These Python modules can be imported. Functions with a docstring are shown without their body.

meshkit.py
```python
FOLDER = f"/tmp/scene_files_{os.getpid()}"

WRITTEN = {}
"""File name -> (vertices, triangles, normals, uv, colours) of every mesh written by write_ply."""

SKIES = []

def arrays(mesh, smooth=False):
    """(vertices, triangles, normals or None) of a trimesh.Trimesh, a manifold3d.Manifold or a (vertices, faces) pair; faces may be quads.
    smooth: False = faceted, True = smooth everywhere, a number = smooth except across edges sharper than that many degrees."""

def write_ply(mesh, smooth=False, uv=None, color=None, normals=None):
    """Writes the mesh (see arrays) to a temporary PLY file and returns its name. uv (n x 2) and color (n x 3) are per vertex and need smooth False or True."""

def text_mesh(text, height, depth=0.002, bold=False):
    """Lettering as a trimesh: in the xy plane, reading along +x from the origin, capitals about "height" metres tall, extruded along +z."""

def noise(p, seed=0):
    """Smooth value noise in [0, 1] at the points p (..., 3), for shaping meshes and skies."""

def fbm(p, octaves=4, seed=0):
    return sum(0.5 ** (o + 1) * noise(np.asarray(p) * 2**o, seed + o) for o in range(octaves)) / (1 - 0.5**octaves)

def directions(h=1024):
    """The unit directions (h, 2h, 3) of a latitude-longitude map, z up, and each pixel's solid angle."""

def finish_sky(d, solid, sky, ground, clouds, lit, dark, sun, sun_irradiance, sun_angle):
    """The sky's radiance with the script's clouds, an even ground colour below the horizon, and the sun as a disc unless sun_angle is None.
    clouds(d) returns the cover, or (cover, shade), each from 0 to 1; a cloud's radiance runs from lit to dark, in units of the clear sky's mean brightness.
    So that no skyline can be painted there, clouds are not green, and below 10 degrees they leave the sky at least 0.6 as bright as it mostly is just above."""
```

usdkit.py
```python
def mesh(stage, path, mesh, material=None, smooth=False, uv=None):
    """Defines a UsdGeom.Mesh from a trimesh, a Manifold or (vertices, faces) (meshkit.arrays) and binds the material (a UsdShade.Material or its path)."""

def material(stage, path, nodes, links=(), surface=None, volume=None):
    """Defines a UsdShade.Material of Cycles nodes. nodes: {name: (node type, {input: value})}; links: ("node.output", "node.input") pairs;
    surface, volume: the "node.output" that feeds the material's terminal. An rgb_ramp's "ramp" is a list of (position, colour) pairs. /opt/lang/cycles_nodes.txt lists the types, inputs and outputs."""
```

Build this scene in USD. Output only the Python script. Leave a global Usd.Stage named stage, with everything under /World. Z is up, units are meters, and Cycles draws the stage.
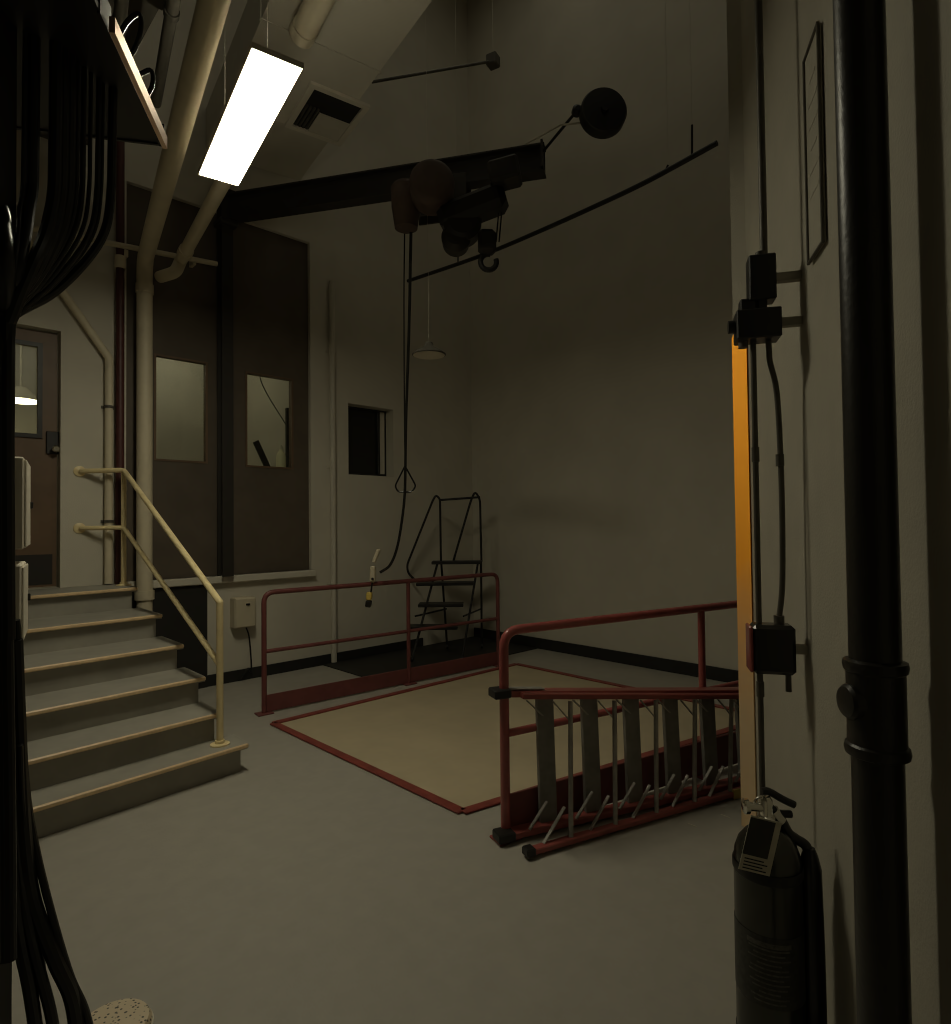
import math, random
import numpy as np, trimesh, usdkit, meshkit
from pxr import Usd, UsdGeom, UsdLux, Gf, Sdf
random.seed(7); rng = np.random.default_rng(7)
stage = Usd.Stage.CreateInMemory()
UsdGeom.SetStageUpAxis(stage, UsdGeom.Tokens.z); UsdGeom.SetStageMetersPerUnit(stage, 1.0)
world = UsdGeom.Xform.Define(stage, '/World'); stage.SetDefaultPrim(world.GetPrim())
UsdGeom.Scope.Define(stage, '/World/Looks')
# ------------------------------------------------------------------ camera
W_, H_ = 951, 1024
FPX, YAW, PITCH, ROLL, CX, CY, EYE = 620., math.radians(46.), math.radians(1.26), math.radians(-.62), 475.5, 509.6, 1.55
_f = np.array([math.cos(YAW)*math.cos(PITCH), math.sin(YAW)*math.cos(PITCH), math.sin(PITCH)])
_r = np.array([math.sin(YAW), -math.cos(YAW), 0.]); _u = np.cross(_r, _f)
RT = math.cos(ROLL)*_r+math.sin(ROLL)*_u; UP = -math.sin(ROLL)*_r+math.cos(ROLL)*_u; FW = _f
CAM = np.array([0, 0, EYE])
cam = UsdGeom.Camera.Define(stage, '/World/camera')
AP = 36.0
cam.CreateHorizontalApertureAttr(AP); cam.CreateVerticalApertureAttr(AP*H_/W_)
cam.CreateFocalLengthAttr(AP*FPX/W_)
cam.CreateVerticalApertureOffsetAttr((CY-H_/2)/W_*AP)
cam.CreateClippingRangeAttr(Gf.Vec2f(0.05, 200))
cam.CreateExposureAttr(0.0)
M = Gf.Matrix4d(*RT, 0, *UP, 0, *(-FW), 0, *CAM, 1)
cam.AddTransformOp().Set(M)
LAMP_L = (33.5, 31.3, 23.2)      # radiance of the lit ceiling fixture
# ------------------------------------------------------------------ measuring helpers (a sight line of the photo met with a real plane of the room)
def ray(x, y): return FW+RT*(x-CX)/FPX-UP*(y-CY)/FPX
def on_z(x, y, z=0.): d = ray(x, y); return CAM+d*(z-EYE)/d[2]
def on_x(x, y, X): d = ray(x, y); return CAM+d*X/d[0]
def on_y(x, y, Y): d = ray(x, y); return CAM+d*Y/d[1]
def at(x, y, D): return CAM+ray(x, y)*D
def on_pl(x, y, p, n): d = ray(x, y); return CAM+d*((np.array(p)-CAM)@np.array(n))/(d@np.array(n))
# ------------------------------------------------------------------ materials
def mat(name, col, rough=.6, metal=0., vary=.12, scale=6., bump=0., bscale=60., spec=.5, col2=None, emit=None, coat=0.):
    nodes = {'tc': ('geometry', {}), 'p': ('principled_bsdf', {'roughness': rough, 'metallic': metal, 'specular_ior_level': spec, 'base_color': col, 'coat_weight': coat})}
    links = []
    if vary > 0:
        c2 = col2 or tuple(c*(1-vary*2) for c in col)
        nodes['n'] = ('noise_texture', {'scale': scale, 'detail': 4., 'roughness': .6})
        nodes['r'] = ('rgb_ramp', {'ramp': [(0.3, c2), (.65, col)]})
        links += [('tc.position', 'n.vector'), ('n.fac', 'r.fac'), ('r.color', 'p.base_color')]
    if bump > 0:
        nodes['n2'] = ('noise_texture', {'scale': bscale, 'detail': 3.})
        nodes['b'] = ('bump', {'strength': bump, 'distance': .01})
        links += [('tc.position', 'n2.vector'), ('n2.fac', 'b.height'), ('b.normal', 'p.normal')]
    if emit: nodes['p'][1].update(emission_color=emit[0], emission_strength=emit[1])
    return usdkit.material(stage, '/World/Looks/'+name, nodes, links, surface='p.BSDF')
def emitter(name, col):
    return usdkit.material(stage, '/World/Looks/'+name, {'e': ('emission', {'color': tuple(c/max(col) for c in col), 'strength': float(max(col))})}, surface='e.emission')
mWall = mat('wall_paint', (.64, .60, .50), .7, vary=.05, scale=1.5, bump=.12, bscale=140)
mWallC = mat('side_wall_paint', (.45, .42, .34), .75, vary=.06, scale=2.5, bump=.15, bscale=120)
mFloor = mat('floor_paint', (.42, .395, .34), .5, vary=.04, scale=9., bump=.06, bscale=90)
mHatch = mat('tan_hatch', (.56, .47, .31), .6, vary=.07, scale=2.)
mCeil = mat('ceiling_paint', (.5, .46, .37), .8, vary=.05)
mDark = mat('dark_overhead_slab', (.09, .08, .06), .85, vary=.1)
mBase = mat('black_rubber', (.018, .017, .015), .6, vary=.1)
mBrown = mat('brown_panel', (.118, .092, .066), .6, vary=.12, scale=3.)
mBrownD = mat('dark_brown_steel', (.026, .022, .017), .6, vary=.1)
mDoor = mat('brown_door', (.17, .105, .06), .5, vary=.12, scale=4.)
mPipeW = mat('cream_pipe_paint', (.70, .62, .45), .5, vary=.05)
mRail = mat('yellow_rail_paint', (.92, .76, .42), .38, vary=.06, scale=12)
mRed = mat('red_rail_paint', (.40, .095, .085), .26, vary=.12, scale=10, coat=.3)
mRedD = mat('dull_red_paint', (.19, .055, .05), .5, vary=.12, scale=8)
mHEdge = mat('hatch_edge_paint', (.30, .06, .045), .5, vary=.2, scale=8)
mRedL = mat('red_fibreglass', (.34, .085, .072), .35, vary=.1, scale=12)
mAlu = mat('worn_aluminium', (.42, .40, .36), .5, .4, vary=.12, scale=15)
mAluD = mat('dull_aluminium', (.27, .26, .235), .55, .2, vary=.12, scale=15)
mStair = mat('grey_stair_paint', (.38, .36, .305), .6, vary=.08, scale=5)
mNose = mat('tan_nosing', (.85, .62, .36), .4, vary=.08, scale=20)
mBlack = mat('black_paint', (.012, .011, .01), .45, vary=.1)
mCable = mat('black_cable', (.01, .01, .009), .32, vary=.0)
mBlackG = mat('black_gloss', (.012, .011, .01), .22, vary=.0)
mPipeK = mat('black_iron', (.022, .02, .016), .38, vary=.12, scale=20, bump=.1)
mHoist = mat('hoist_paint', (.03, .026, .021), .55, vary=.15, scale=8)
mHoistR = mat('maroon_paint', (.115, .078, .068), .7, vary=.15, scale=8)
mWhite = mat('white_enamel', (.75, .70, .58), .45, vary=.03)
mCream = mat('cream_box', (.62, .55, .40), .5, vary=.04)
mYel = mat('yellow_plastic', (.75, .55, .13), .45, vary=.04)
mConduit = mat('grey_conduit', (.11, .10, .08), .5, .3, vary=.1)
mConduitL = mat('light_conduit', (.55, .5, .39), .5, .0, vary=.05)
mExt = mat('dark_metal_cylinder', (.085, .085, .075), .22, .85, vary=.0)
mChrome = mat('chrome', (.75, .73, .66), .15, 1.0, vary=0)
mTag = mat('paper_tag', (.62, .58, .46), .8, vary=.05, scale=30)
mInk = mat('ink', (.03, .03, .028), .8, vary=0)
mTagD = mat('dark_tag', (.05, .05, .042), .7, vary=.1)
mGold = usdkit.material(stage, '/World/Looks/orange_guard', {'g': ('geometry', {}), 's': ('separate_xyz', {}), 'nz': ('noise_texture', {'scale': 9.0, 'detail': 3.0}),
    'm': ('math', {'math_type': 'multiply_add', 'value2': .35, 'value3': -.175}), 'a': ('math', {'math_type': 'add'}), 'mr': ('map_range', {'from_min': .55, 'from_max': 1.35, 'to_min': 0., 'to_max': 1., 'clamp': True}),
    'mx': ('mix', {'color1': (.80, .58, .33), 'color2': (.95, .40, .035)}), 'mm': ('math', {'math_type': 'multiply', 'value2': .85}), 'tg': ('tangent', {'direction_type': 'radial', 'axis': 'z'}), 'p': ('principled_bsdf', {'roughness': .5, 'anisotropic': .85, 'anisotropic_rotation': .25})},
    [('g.position', 's.vector'), ('g.position', 'nz.vector'), ('nz.fac', 'm.value1'), ('s.z', 'a.value1'), ('m.value', 'a.value2'), ('a.value', 'mr.value'), ('mr.result', 'mx.fac'), ('mx.color', 'p.base_color'), ('mr.result', 'mm.value1'), ('mm.value', 'p.metallic'), ('tg.tangent', 'p.tangent')], surface='p.BSDF')  # orange-to-tan fade down the strip is put into colour and metalness
mPinkMetal = mat('pale_anodised_metal', (.92, .68, .52), .38, 1.0, vary=0)
mPerf = usdkit.material(stage, '/World/Looks/perforated_plastic', {'g': ('texture_coordinate', {}), 'v': ('voronoi_texture', {'scale': 85.0}), 'r': ('rgb_ramp', {'ramp': [(.22, (.10, .09, .07)), (.34, (.72, .60, .42))]}), 'p': ('principled_bsdf', {'roughness': .6})},
    [('g.object', 'v.vector'), ('v.distance', 'r.fac'), ('r.color', 'p.base_color')], surface='p.BSDF')
mGlassR = usdkit.material(stage, '/World/Looks/obscure_glass', {'t': ('transparent_bsdf', {'color': (.9, .92, .88)}), 'g': ('glossy_bsdf', {'roughness': .35, 'color': (1, 1, 1)}), 'f': ('fresnel', {'IOR': 1.3}), 'm': ('mix_closure', {})},
    [('f.fac', 'm.fac'), ('t.BSDF', 'm.closure1'), ('g.BSDF', 'm.closure2')], surface='m.closure')
mGlass = usdkit.material(stage, '/World/Looks/pane_glass', {'t': ('transparent_bsdf', {'color': (.9, .92, .88)}), 'g': ('glossy_bsdf', {'roughness': .02, 'color': (1, 1, 1)}), 'f': ('fresnel', {'IOR': 1.5}), 'm': ('mix_closure', {})},
    [('f.fac', 'm.fac'), ('t.BSDF', 'm.closure1'), ('g.BSDF', 'm.closure2')], surface='m.closure')
mLamp = emitter('lamp_diffuser', LAMP_L)
mBay = emitter('unseen_bay_lens', (1.05, .985, .75))
mOffice = emitter('unseen_room_lens', (6.2, 5.8, 4.3))
# ------------------------------------------------------------------ geometry
def box(c, s, rz=0., ch=0.):
    """Chamfered box: centre, size, turn about z, chamfer."""
    s = np.array(s, float)/2
    if ch <= 0: m = trimesh.creation.box(2*s)
    else:
        ch = min(ch, s.min()*.9); pts = []
        for sx in (-1, 1):
            for sy in (-1, 1):
                for sz in (-1, 1):
                    for k in range(3):
                        q = s.copy(); q -= ch; q[k] = s[k]; pts.append(q*np.array([sx, sy, sz]))
        m = trimesh.convex.convex_hull(np.array(pts))
    m.apply_transform(trimesh.transformations.rotation_matrix(rz, [0, 0, 1])); m.apply_translation(c); return m
def bb(x0, x1, y0, y1, z0, z1, ch=0.): return box(((x0+x1)/2, (y0+y1)/2, (z0+z1)/2), (x1-x0, y1-y0, z1-z0), 0, ch)
def orient(m, origin, X, Y, Z):
    T = np.eye(4); T[:3, 0], T[:3, 1], T[:3, 2], T[:3, 3] = X, Y, Z, origin; m.apply_transform(T); return m
def beam(a, b, w, h, up=(0, 0, 1), ch=0.):
    """A bar of w x h section from a to b, h along up."""
    a, b = np.array(a, float), np.array(b, float); L = np.linalg.norm(b-a); X = (b-a)/L; up = np.array(up, float)
    Y = np.cross(up, X); Y /= np.linalg.norm(Y); Z = np.cross(X, Y)
    return orient(box((L/2, 0, 0), (L, w, h), 0, ch), a, X, Y, Z)
def cyl(a, b, r, n=20, r2=None):
    a, b = np.array(a, float), np.array(b, float); L = np.linalg.norm(b-a)
    return lathe([(r, 0), (r2 if r2 is not None else r, L)], a, (b-a)/L, n)
def lathe(prof, origin=(0, 0, 0), axis=(0, 0, 1), n=28, closed=True):
    prof = [tuple(p) for p in prof]
    if closed:
        if prof[0][0] > 1e-6: prof = [(0, prof[0][1])]+prof
        if prof[-1][0] > 1e-6: prof = prof+[(0, prof[-1][1])]
    m = trimesh.creation.revolve(np.array(prof), sections=n)
    z = np.array(axis, float); z /= np.linalg.norm(z); t = np.array([1, 0, 0]) if abs(z[0]) < .9 else np.array([0, 1, 0])
    x = np.cross(t, z); x /= np.linalg.norm(x); y = np.cross(z, x)
    orient(m, np.array(origin, float), x, y, z)
    if m.volume < 0: m.invert()
    return m
def smooth_path(P, n=8):
    P = np.array(P, float)
    if len(P) < 3: return P
    Q = np.vstack([2*P[0]-P[1], P, 2*P[-1]-P[-2]]); out = []
    for i in range(1, len(Q)-2):
        p0, p1, p2, p3 = Q[i-1:i+3]
        for t in np.linspace(0, 1, n, endpoint=False):
            out.append(.5*(2*p1+(p2-p0)*t+(2*p0-5*p1+4*p2-p3)*t*t+(3*p1-p0-3*p2+p3)*t**3))
    out.append(P[-1]); return np.array(out)
def round_path(P, r, n=6):
    """Polyline with its corners rounded to about radius r."""
    P = [np.array(p, float) for p in P]; out = [P[0]]
    for a, b, c in zip(P[:-2], P[1:-1], P[2:]):
        d1, d2 = (a-b), (c-b); l1, l2 = np.linalg.norm(d1), np.linalg.norm(d2); k = min(r, l1*.45, l2*.45)
        s, e = b+d1/l1*k, b+d2/l2*k
        for t in np.linspace(0, 1, n): out.append((1-t)**2*s+2*t*(1-t)*b+t*t*e)
    out.append(P[-1]); return np.array(out)
def tube(P, r, n=12, smooth=False, corner=None, closed=False):
    if corner: P = round_path(P, corner)
    if smooth: P = smooth_path(P)
    P = np.array(P, float)
    T = np.gradient(P, axis=0) if not closed else np.roll(P, -1, 0)-np.roll(P, 1, 0)
    T /= np.maximum(np.linalg.norm(T, axis=1, keepdims=True), 1e-9)
    t = np.array([0, 0, 1.]) if abs(T[0][2]) < .9 else np.array([1., 0, 0]); N = np.cross(T[0], t); N /= np.linalg.norm(N)
    rings = []; ang = np.linspace(0, 2*np.pi, n, endpoint=False)
    for i in range(len(P)):
        N = N-T[i]*(N@T[i]); N /= np.linalg.norm(N); B = np.cross(T[i], N)
        rings.append(P[i]+r*(np.cos(ang)[:, None]*N+np.sin(ang)[:, None]*B))
    v = np.vstack(rings); f = []; k = len(P)
    for i in range(k if closed else k-1):
        j = (i+1) % k
        for a in range(n):
            b = (a+1) % n; f += [[i*n+a, i*n+b, j*n+b], [i*n+a, j*n+b, j*n+a]]
    if not closed:
        v = np.vstack([v, P[0], P[-1]]); c0, c1 = len(v)-2, len(v)-1
        for a in range(n):
            b = (a+1) % n; f += [[c0, b, a], [c1, (k-1)*n+a, (k-1)*n+b]]
    m = trimesh.Trimesh(v, np.array(f), process=False)
    if not closed and m.volume < 0: m.invert()
    return m
def prism(poly, z0, z1):
    from shapely.geometry import Polygon
    p = poly if hasattr(poly, 'exterior') else Polygon(poly)
    m = trimesh.creation.extrude_polygon(p, z1-z0, engine='earcut'); m.apply_translation((0, 0, z0)); return m
def slab_xz(poly, y0, y1):
    """A polygon in x and z given thickness along y."""
    m = prism(poly, 0, y1-y0); v = m.vertices.copy(); m.vertices = np.stack([v[:, 0], y1-v[:, 2], v[:, 1]], 1); m.fix_normals(); return m
def cat(*ms): return trimesh.util.concatenate(list(ms))
def ring(c, R, r, axis, n=24, m=8):
    axis = np.array(axis, float)/np.linalg.norm(axis); t = np.array([0, 0, 1.]) if abs(axis[2]) < .9 else np.array([1., 0, 0]); x = np.cross(axis, t); x /= np.linalg.norm(x); y = np.cross(axis, x)
    a = np.linspace(0, 2*np.pi, n, endpoint=False); return tube(np.array(c)+R*(np.cos(a)[:, None]*x+np.sin(a)[:, None]*y), r, m, closed=True)
# ------------------------------------------------------------------ prims
_used = {}
def path_for(parent, name):
    k = (parent, name); i = _used.get(k, 0); _used[k] = i+1
    return f'{parent}/{name}' + (f'_{i:03d}' if i else '')
def keys(prim, **kw):
    for k, v in kw.items():
        if v: prim.SetCustomDataByKey(k, v)
class Thing:
    def __init__(s, name, label=None, category=None, loc=(0, 0, 0), group=None, kind=None):
        s.loc = np.array(loc, float); s.path = path_for('/World', name)
        x = UsdGeom.Xform.Define(stage, s.path); x.AddTranslateOp().Set(Gf.Vec3d(*map(float, s.loc)))
        keys(x.GetPrim(), label=label, category=category, group=group, kind=kind)
    def part(s, name, mesh, material, smooth=35, label=None, parent=None, kind=None):
        p = path_for(parent or s.path, name); m = mesh.copy(); m.apply_translation(-s.loc)
        pr = usdkit.mesh(stage, p, m, material, smooth=smooth); keys(pr.GetPrim(), label=label, kind=kind); return p
def single(name, mesh, material, label=None, category=None, group=None, kind=None, smooth=35):
    pr = usdkit.mesh(stage, path_for('/World', name), mesh, material, smooth=smooth); keys(pr.GetPrim(), label=label, category=category, group=group, kind=kind); return pr
def struct(name, mesh, material, label=None): return single(name, mesh, material, label, kind='structure')

# ================================================================== SETTING
from shapely.geometry import Polygon, box as sbox
YA, XB, CEIL, DOCK = 6.15, 5.88, 9.2, 1.05
OP = (1.60, 3.43, 1.06, 4.68)        # opening filled with the brown partition
DO = (.30, 1.10, DOCK, 3.20)         # door opening
W3 = (3.91, 4.55, 2.13, 2.955)       # small dark window
pit = (2.24, 5.04, 2.49, 4.60)
PQ = Polygon([(2.265, 2.47), (5.04, 1.93), (5.04, 4.60), (2.235, 4.61)])
fl = Polygon([(-5, -5), (XB+.2, -5), (XB+.2, YA+.2), (-5, YA+.2)]).difference(PQ)
struct('floor', prism(fl, -.15, 0), mFloor, 'grey painted concrete floor')
wallA = Polygon([(-5, 0), (XB+.2, 0), (XB+.2, CEIL), (-5, CEIL)])
for a in (OP, DO, W3): wallA = wallA.difference(sbox(a[0], a[2], a[1], a[3]))
struct('wall_left', slab_xz(wallA, YA, YA+.2), mWall, 'tall beige wall with door, brown partition and small dark window')
struct('wall_back', bb(XB, XB+.2, -5, YA, 0, CEIL), mWall, 'tall plain beige wall across the back of the bay')
struct('ceiling', bb(-5.2, XB+.2, -5.2, YA+.2, CEIL, CEIL+.15), mCeil, 'high dark ceiling over the bay')
struct('wall_front', bb(-5.2, XB+.2, -5.2, -5, 0, CEIL), mWall, 'wall behind the camera')
struct('wall_side', bb(-5.2, -5, -5, YA, 0, CEIL), mWall, 'wall beyond the racks')
# right wall near the camera, cut off by a chamfered corner
def LD(lat, d, z=0.): return np.array([lat*_r[0]+d*math.cos(YAW), lat*_r[1]+d*math.sin(YAW), z])
SL, C0 = .27, .545
wdir = LD(SL, 1.); wdir /= np.linalg.norm(wdir); wn = np.array([-wdir[1], wdir[0], 0.])   # away from the camera; out of the wall to the left
def wall_c(d, off=0., z=0.): return LD(C0+SL*d, d, z)+wn*off
def on_wc(x, y, off=0.): return on_pl(x, y, wall_c(1., off), wn)
E0 = wall_c(3.12); E1 = E0+LD(-.045, .068); N0 = wall_c(-4.0)
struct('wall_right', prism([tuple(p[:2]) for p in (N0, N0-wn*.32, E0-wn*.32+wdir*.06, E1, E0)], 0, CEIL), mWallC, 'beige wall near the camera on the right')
# baseboards
struct('baseboard_left', bb(OP[0]+.15, 4.98, YA-.018, YA, 0, .11, .004), mBase)
struct('baseboard_back', bb(XB-.018, XB, -3, YA-.02, 0, .13, .004), mBase)
# ledge under the partition, its frame
struct('trim_1', bb(OP[0]+.2, OP[1]+.02, YA-.07, YA+.2, OP[2]-.07, OP[2], .008), mWall, 'painted ledge under the brown partition')
# partition
pt = Thing('window_wall', None, None, (OP[0], YA, OP[2]), kind='structure')
pw = Polygon([(OP[0], OP[2]), (OP[1], OP[2]), (OP[1], OP[3]), (OP[0], OP[3])])
V1, V2 = (1.845, 2.335, 2.165, 3.165), (2.715, 3.245, 2.155, 3.14)
yp = YA+.05
def rc(a): return sbox(a[0], a[2], a[1], a[3])
SEAM = 2.49
lp = pw.difference(rc(V1)).intersection(sbox(0, 0, SEAM-.01, 9)); rp = pw.difference(rc(V2)).intersection(sbox(SEAM+.01, 0, 9, 9))
pl1 = pt.part('panel', slab_xz(lp, yp, yp+.05), mBrown); pl2 = pt.part('panel', slab_xz(rp, yp, yp+.05), mBrown)
for V, nm in ((V1, '1'), (V2, '2')):
    fr = rc((V[0], V[1], V[2], V[3])).difference(sbox(V[0]+.018, V[2]+.018, V[1]-.018, V[3]-.018))
    w = Thing('window_'+nm, None, None, (V[0], yp, V[2]), kind='structure')
    w.part('window_frame', slab_xz(fr, yp-.008, yp+.058), mDoor)
    w.part('pane', bb(V[0]+.018, V[1]-.018, yp+.02, yp+.026, V[2]+.018, V[3]-.018), mGlass)
# small dark window: deep reveal, black pane
w3 = Thing('window_3', None, None, (W3[0], YA, W3[2]), kind='structure')
w3.part('window_frame', slab_xz(rc((W3[0]-.001, W3[1]+.001, W3[2], W3[3])).difference(sbox(W3[0]+.02, W3[2]+.03, W3[1]-.02, W3[3]-.02)), YA+.15, YA+.2), mBase)
w3.part('pane', bb(W3[0]+.02, W3[1]-.02, YA+.17, YA+.176, W3[2]+.02, W3[3]-.02), mBlackG)
w3.part('mullion', bb(W3[1]-.13, W3[1]-.10, YA+.135, YA+.17, W3[2]+.02, W3[3]-.02, .004), mBlack)
w3.part('lit_reveal_strip', bb(W3[1]-.10, W3[1]-.025, YA+.15, YA+.168, W3[2]+.04, W3[3]-.02), mWall)  # pale strip standing in for the lit right reveal
# door
dr = Thing('door_1', None, None, (DO[0], YA, DOCK), kind='structure')
dfr = sbox(DO[0]-.06, DOCK, DO[1]+.07, DO[3]+.07).difference(sbox(DO[0], DOCK, DO[1], DO[3]))
dr.part('door_frame', slab_xz(dfr, YA-.025, YA), mWall)
DW = (.45, .955, 2.325, 3.06)
leaf = dr.part('door_leaf', slab_xz(sbox(DO[0]+.01, DOCK+.01, DO[1]-.01, DO[3]-.01).difference(rc(DW)), YA+.06, YA+.105), mDoor)
dr.part('window_frame', slab_xz(sbox(DW[0]-.03, DW[2]-.03, DW[1]+.03, DW[3]+.03).difference(sbox(DW[0]+.004, DW[2]+.004, DW[1]-.004, DW[3]-.004)), YA+.045, YA+.06), mBlack, parent=leaf)
dr.part('pane', bb(DW[0], DW[1], YA+.08, YA+.086, DW[2], DW[3]), mGlassR, parent=leaf)
lx, lz = on_y(53, 446, YA+.06)[[0, 2]]
dr.part('lock_plate', bb(lx-.05, lx+.04, YA+.04, YA+.06, lz-.07, lz+.12, .004), mBlack, parent=leaf)
dr.part('door_knob', lathe([(.012, 0), (.012, .03), (.028, .04), (.03, .055), (.02, .068)], (lx+.01, YA+.04, lz-.03), (0, -1, 0)), mChrome, parent=leaf)
dr.part('kick_plate', bb(DO[0]+.04, DO[1]-.04, YA+.055, YA+.06, DOCK+.03, DOCK+.28), mBrownD, parent=leaf)
# rooms seen through the panes
struct('wall_office', cat(bb(-1.6, 5.0, 8.9, 9.0, .9, 4.3), bb(1.5, 1.6, YA+.25, 8.9, .9, 4.3), bb(3.8, 3.86, YA+.25, 8.9, .9, 4.3), bb(-1.6, 3.86, YA+.2, 9, 4.3, 4.4), bb(-1.7, -1.6, YA+.2, 8.9, .9, 4.3)), mWall, 'pale walls of the rooms behind the panes')
struct('floor_office', bb(-1.6, 3.86, YA+.2, 8.9, .9, DOCK), mFloor)
ol = Thing('unseen_office_light', 'unseen ceiling light lighting the room behind the brown partition windows', 'ceiling light', (2.6, 8.0, 4.2))  # out of view, placed to light the room behind the panes
ol.part('housing', bb(2.1, 3.1, 8.0, 8.3, 4.22, 4.30, .01), mWhite); ol.part('diffuser', bb(2.13, 3.07, 8.03, 8.27, 4.205, 4.22), mOffice)
cl_ = Thing('unseen_corridor_light', 'unseen ceiling light brightening the corridor behind the brown door', 'ceiling light', (.2, 7.4, 4.2))  # out of view, placed to brighten the corridor behind the door
cl_.part('housing', bb(-.3, .7, 7.3, 7.6, 4.22, 4.298, .01), mWhite); cl_.part('diffuser', bb(-.27, .67, 7.33, 7.57, 4.205, 4.22), mOffice)
hp = on_y(21, 402, 8.2)
hl = Thing('corridor_light', 'small glowing lamp seen through the pane of the brown door', 'ceiling light', (hp[0], 8.2, hp[2]))
hl.part('shade', lathe([(.05, .16), (.16, .05), (.17, .02), (.165, .02)], (hp[0], 8.2, hp[2])), mWhite); hl.part('diffuser', lathe([(.155, 0), (.16, .015), (.155, .03)], (hp[0], 8.2, hp[2])), emitter('corridor_lens', (4., 3.6, 2.2)))
hl.part('stem', cyl((hp[0], 8.2, hp[2]+.15), (hp[0], 8.2, 4.298), .012), mWhite)
# things on the inner sill of the right-hand window
sill = Thing('inner_shelf', 'narrow shelf behind the right pane of the brown partition', 'shelf', (2.9, YA+.3, 2.1))
sill.part('board', bb(2.6, 3.4, YA+.22, YA+.42, 2.13, 2.165, .004), mWhite); sill.part('bracket', bb(2.75, 2.78, YA+.24, YA+.4, 1.98, 2.13), mBlack); sill.part('bracket', bb(3.2, 3.23, YA+.24, YA+.4, 1.98, 2.13), mBlack)
p = on_y(281, 467, YA+.3); bx = p[0]
bt = Thing('white_bottle', 'white plastic bottle on the shelf behind the right partition pane', 'bottle', (bx, YA+.3, 2.165))
bt.part('body', lathe([(.05, 0), (.053, .02), (.053, .15), (.04, .19), (.018, .215), (.018, .23)], (bx, YA+.3, 2.165)), mat('bottle_plastic', (.95, .88, .62), .5, vary=0)); bt.part('cap', lathe([(.02, .23), (.02, .26), (.012, .275)], (bx, YA+.3, 2.165)), mWhite)
p = on_y(289, 467, YA+.32)
single('dark_post', bb(p[0]-.035, p[0]+.03, YA+.30, YA+.34, 2.165, 2.87, .004), mBlack, 'upright black bar standing behind the right partition pane, beside the white bottle', 'post')
a, b = on_y(256, 442, YA+.3), on_y(268, 467, YA+.3)
single('leaning_tool', beam((b[0]+.02, YA+.33, 2.166), (a[0], YA+.31, a[2]+.01), .07, .02, (0, 1, 0), .004), mBlack, 'dark tilted slab leaning behind the right partition pane, left of the bottle', 'slab')
a, b = on_y(261, 381, YA+.36), on_y(284, 420, YA+.36)
single('inner_wire', tube([(a[0]-.05, YA+.25, 3.45), (a[0], YA+.36, a[2]), (b[0], YA+.38, b[2]), (b[0]+.06, YA+.33, 2.62)], .006, 8, smooth=True), mBlack, 'thin black wire slanting across the right partition pane', 'wire')
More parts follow.
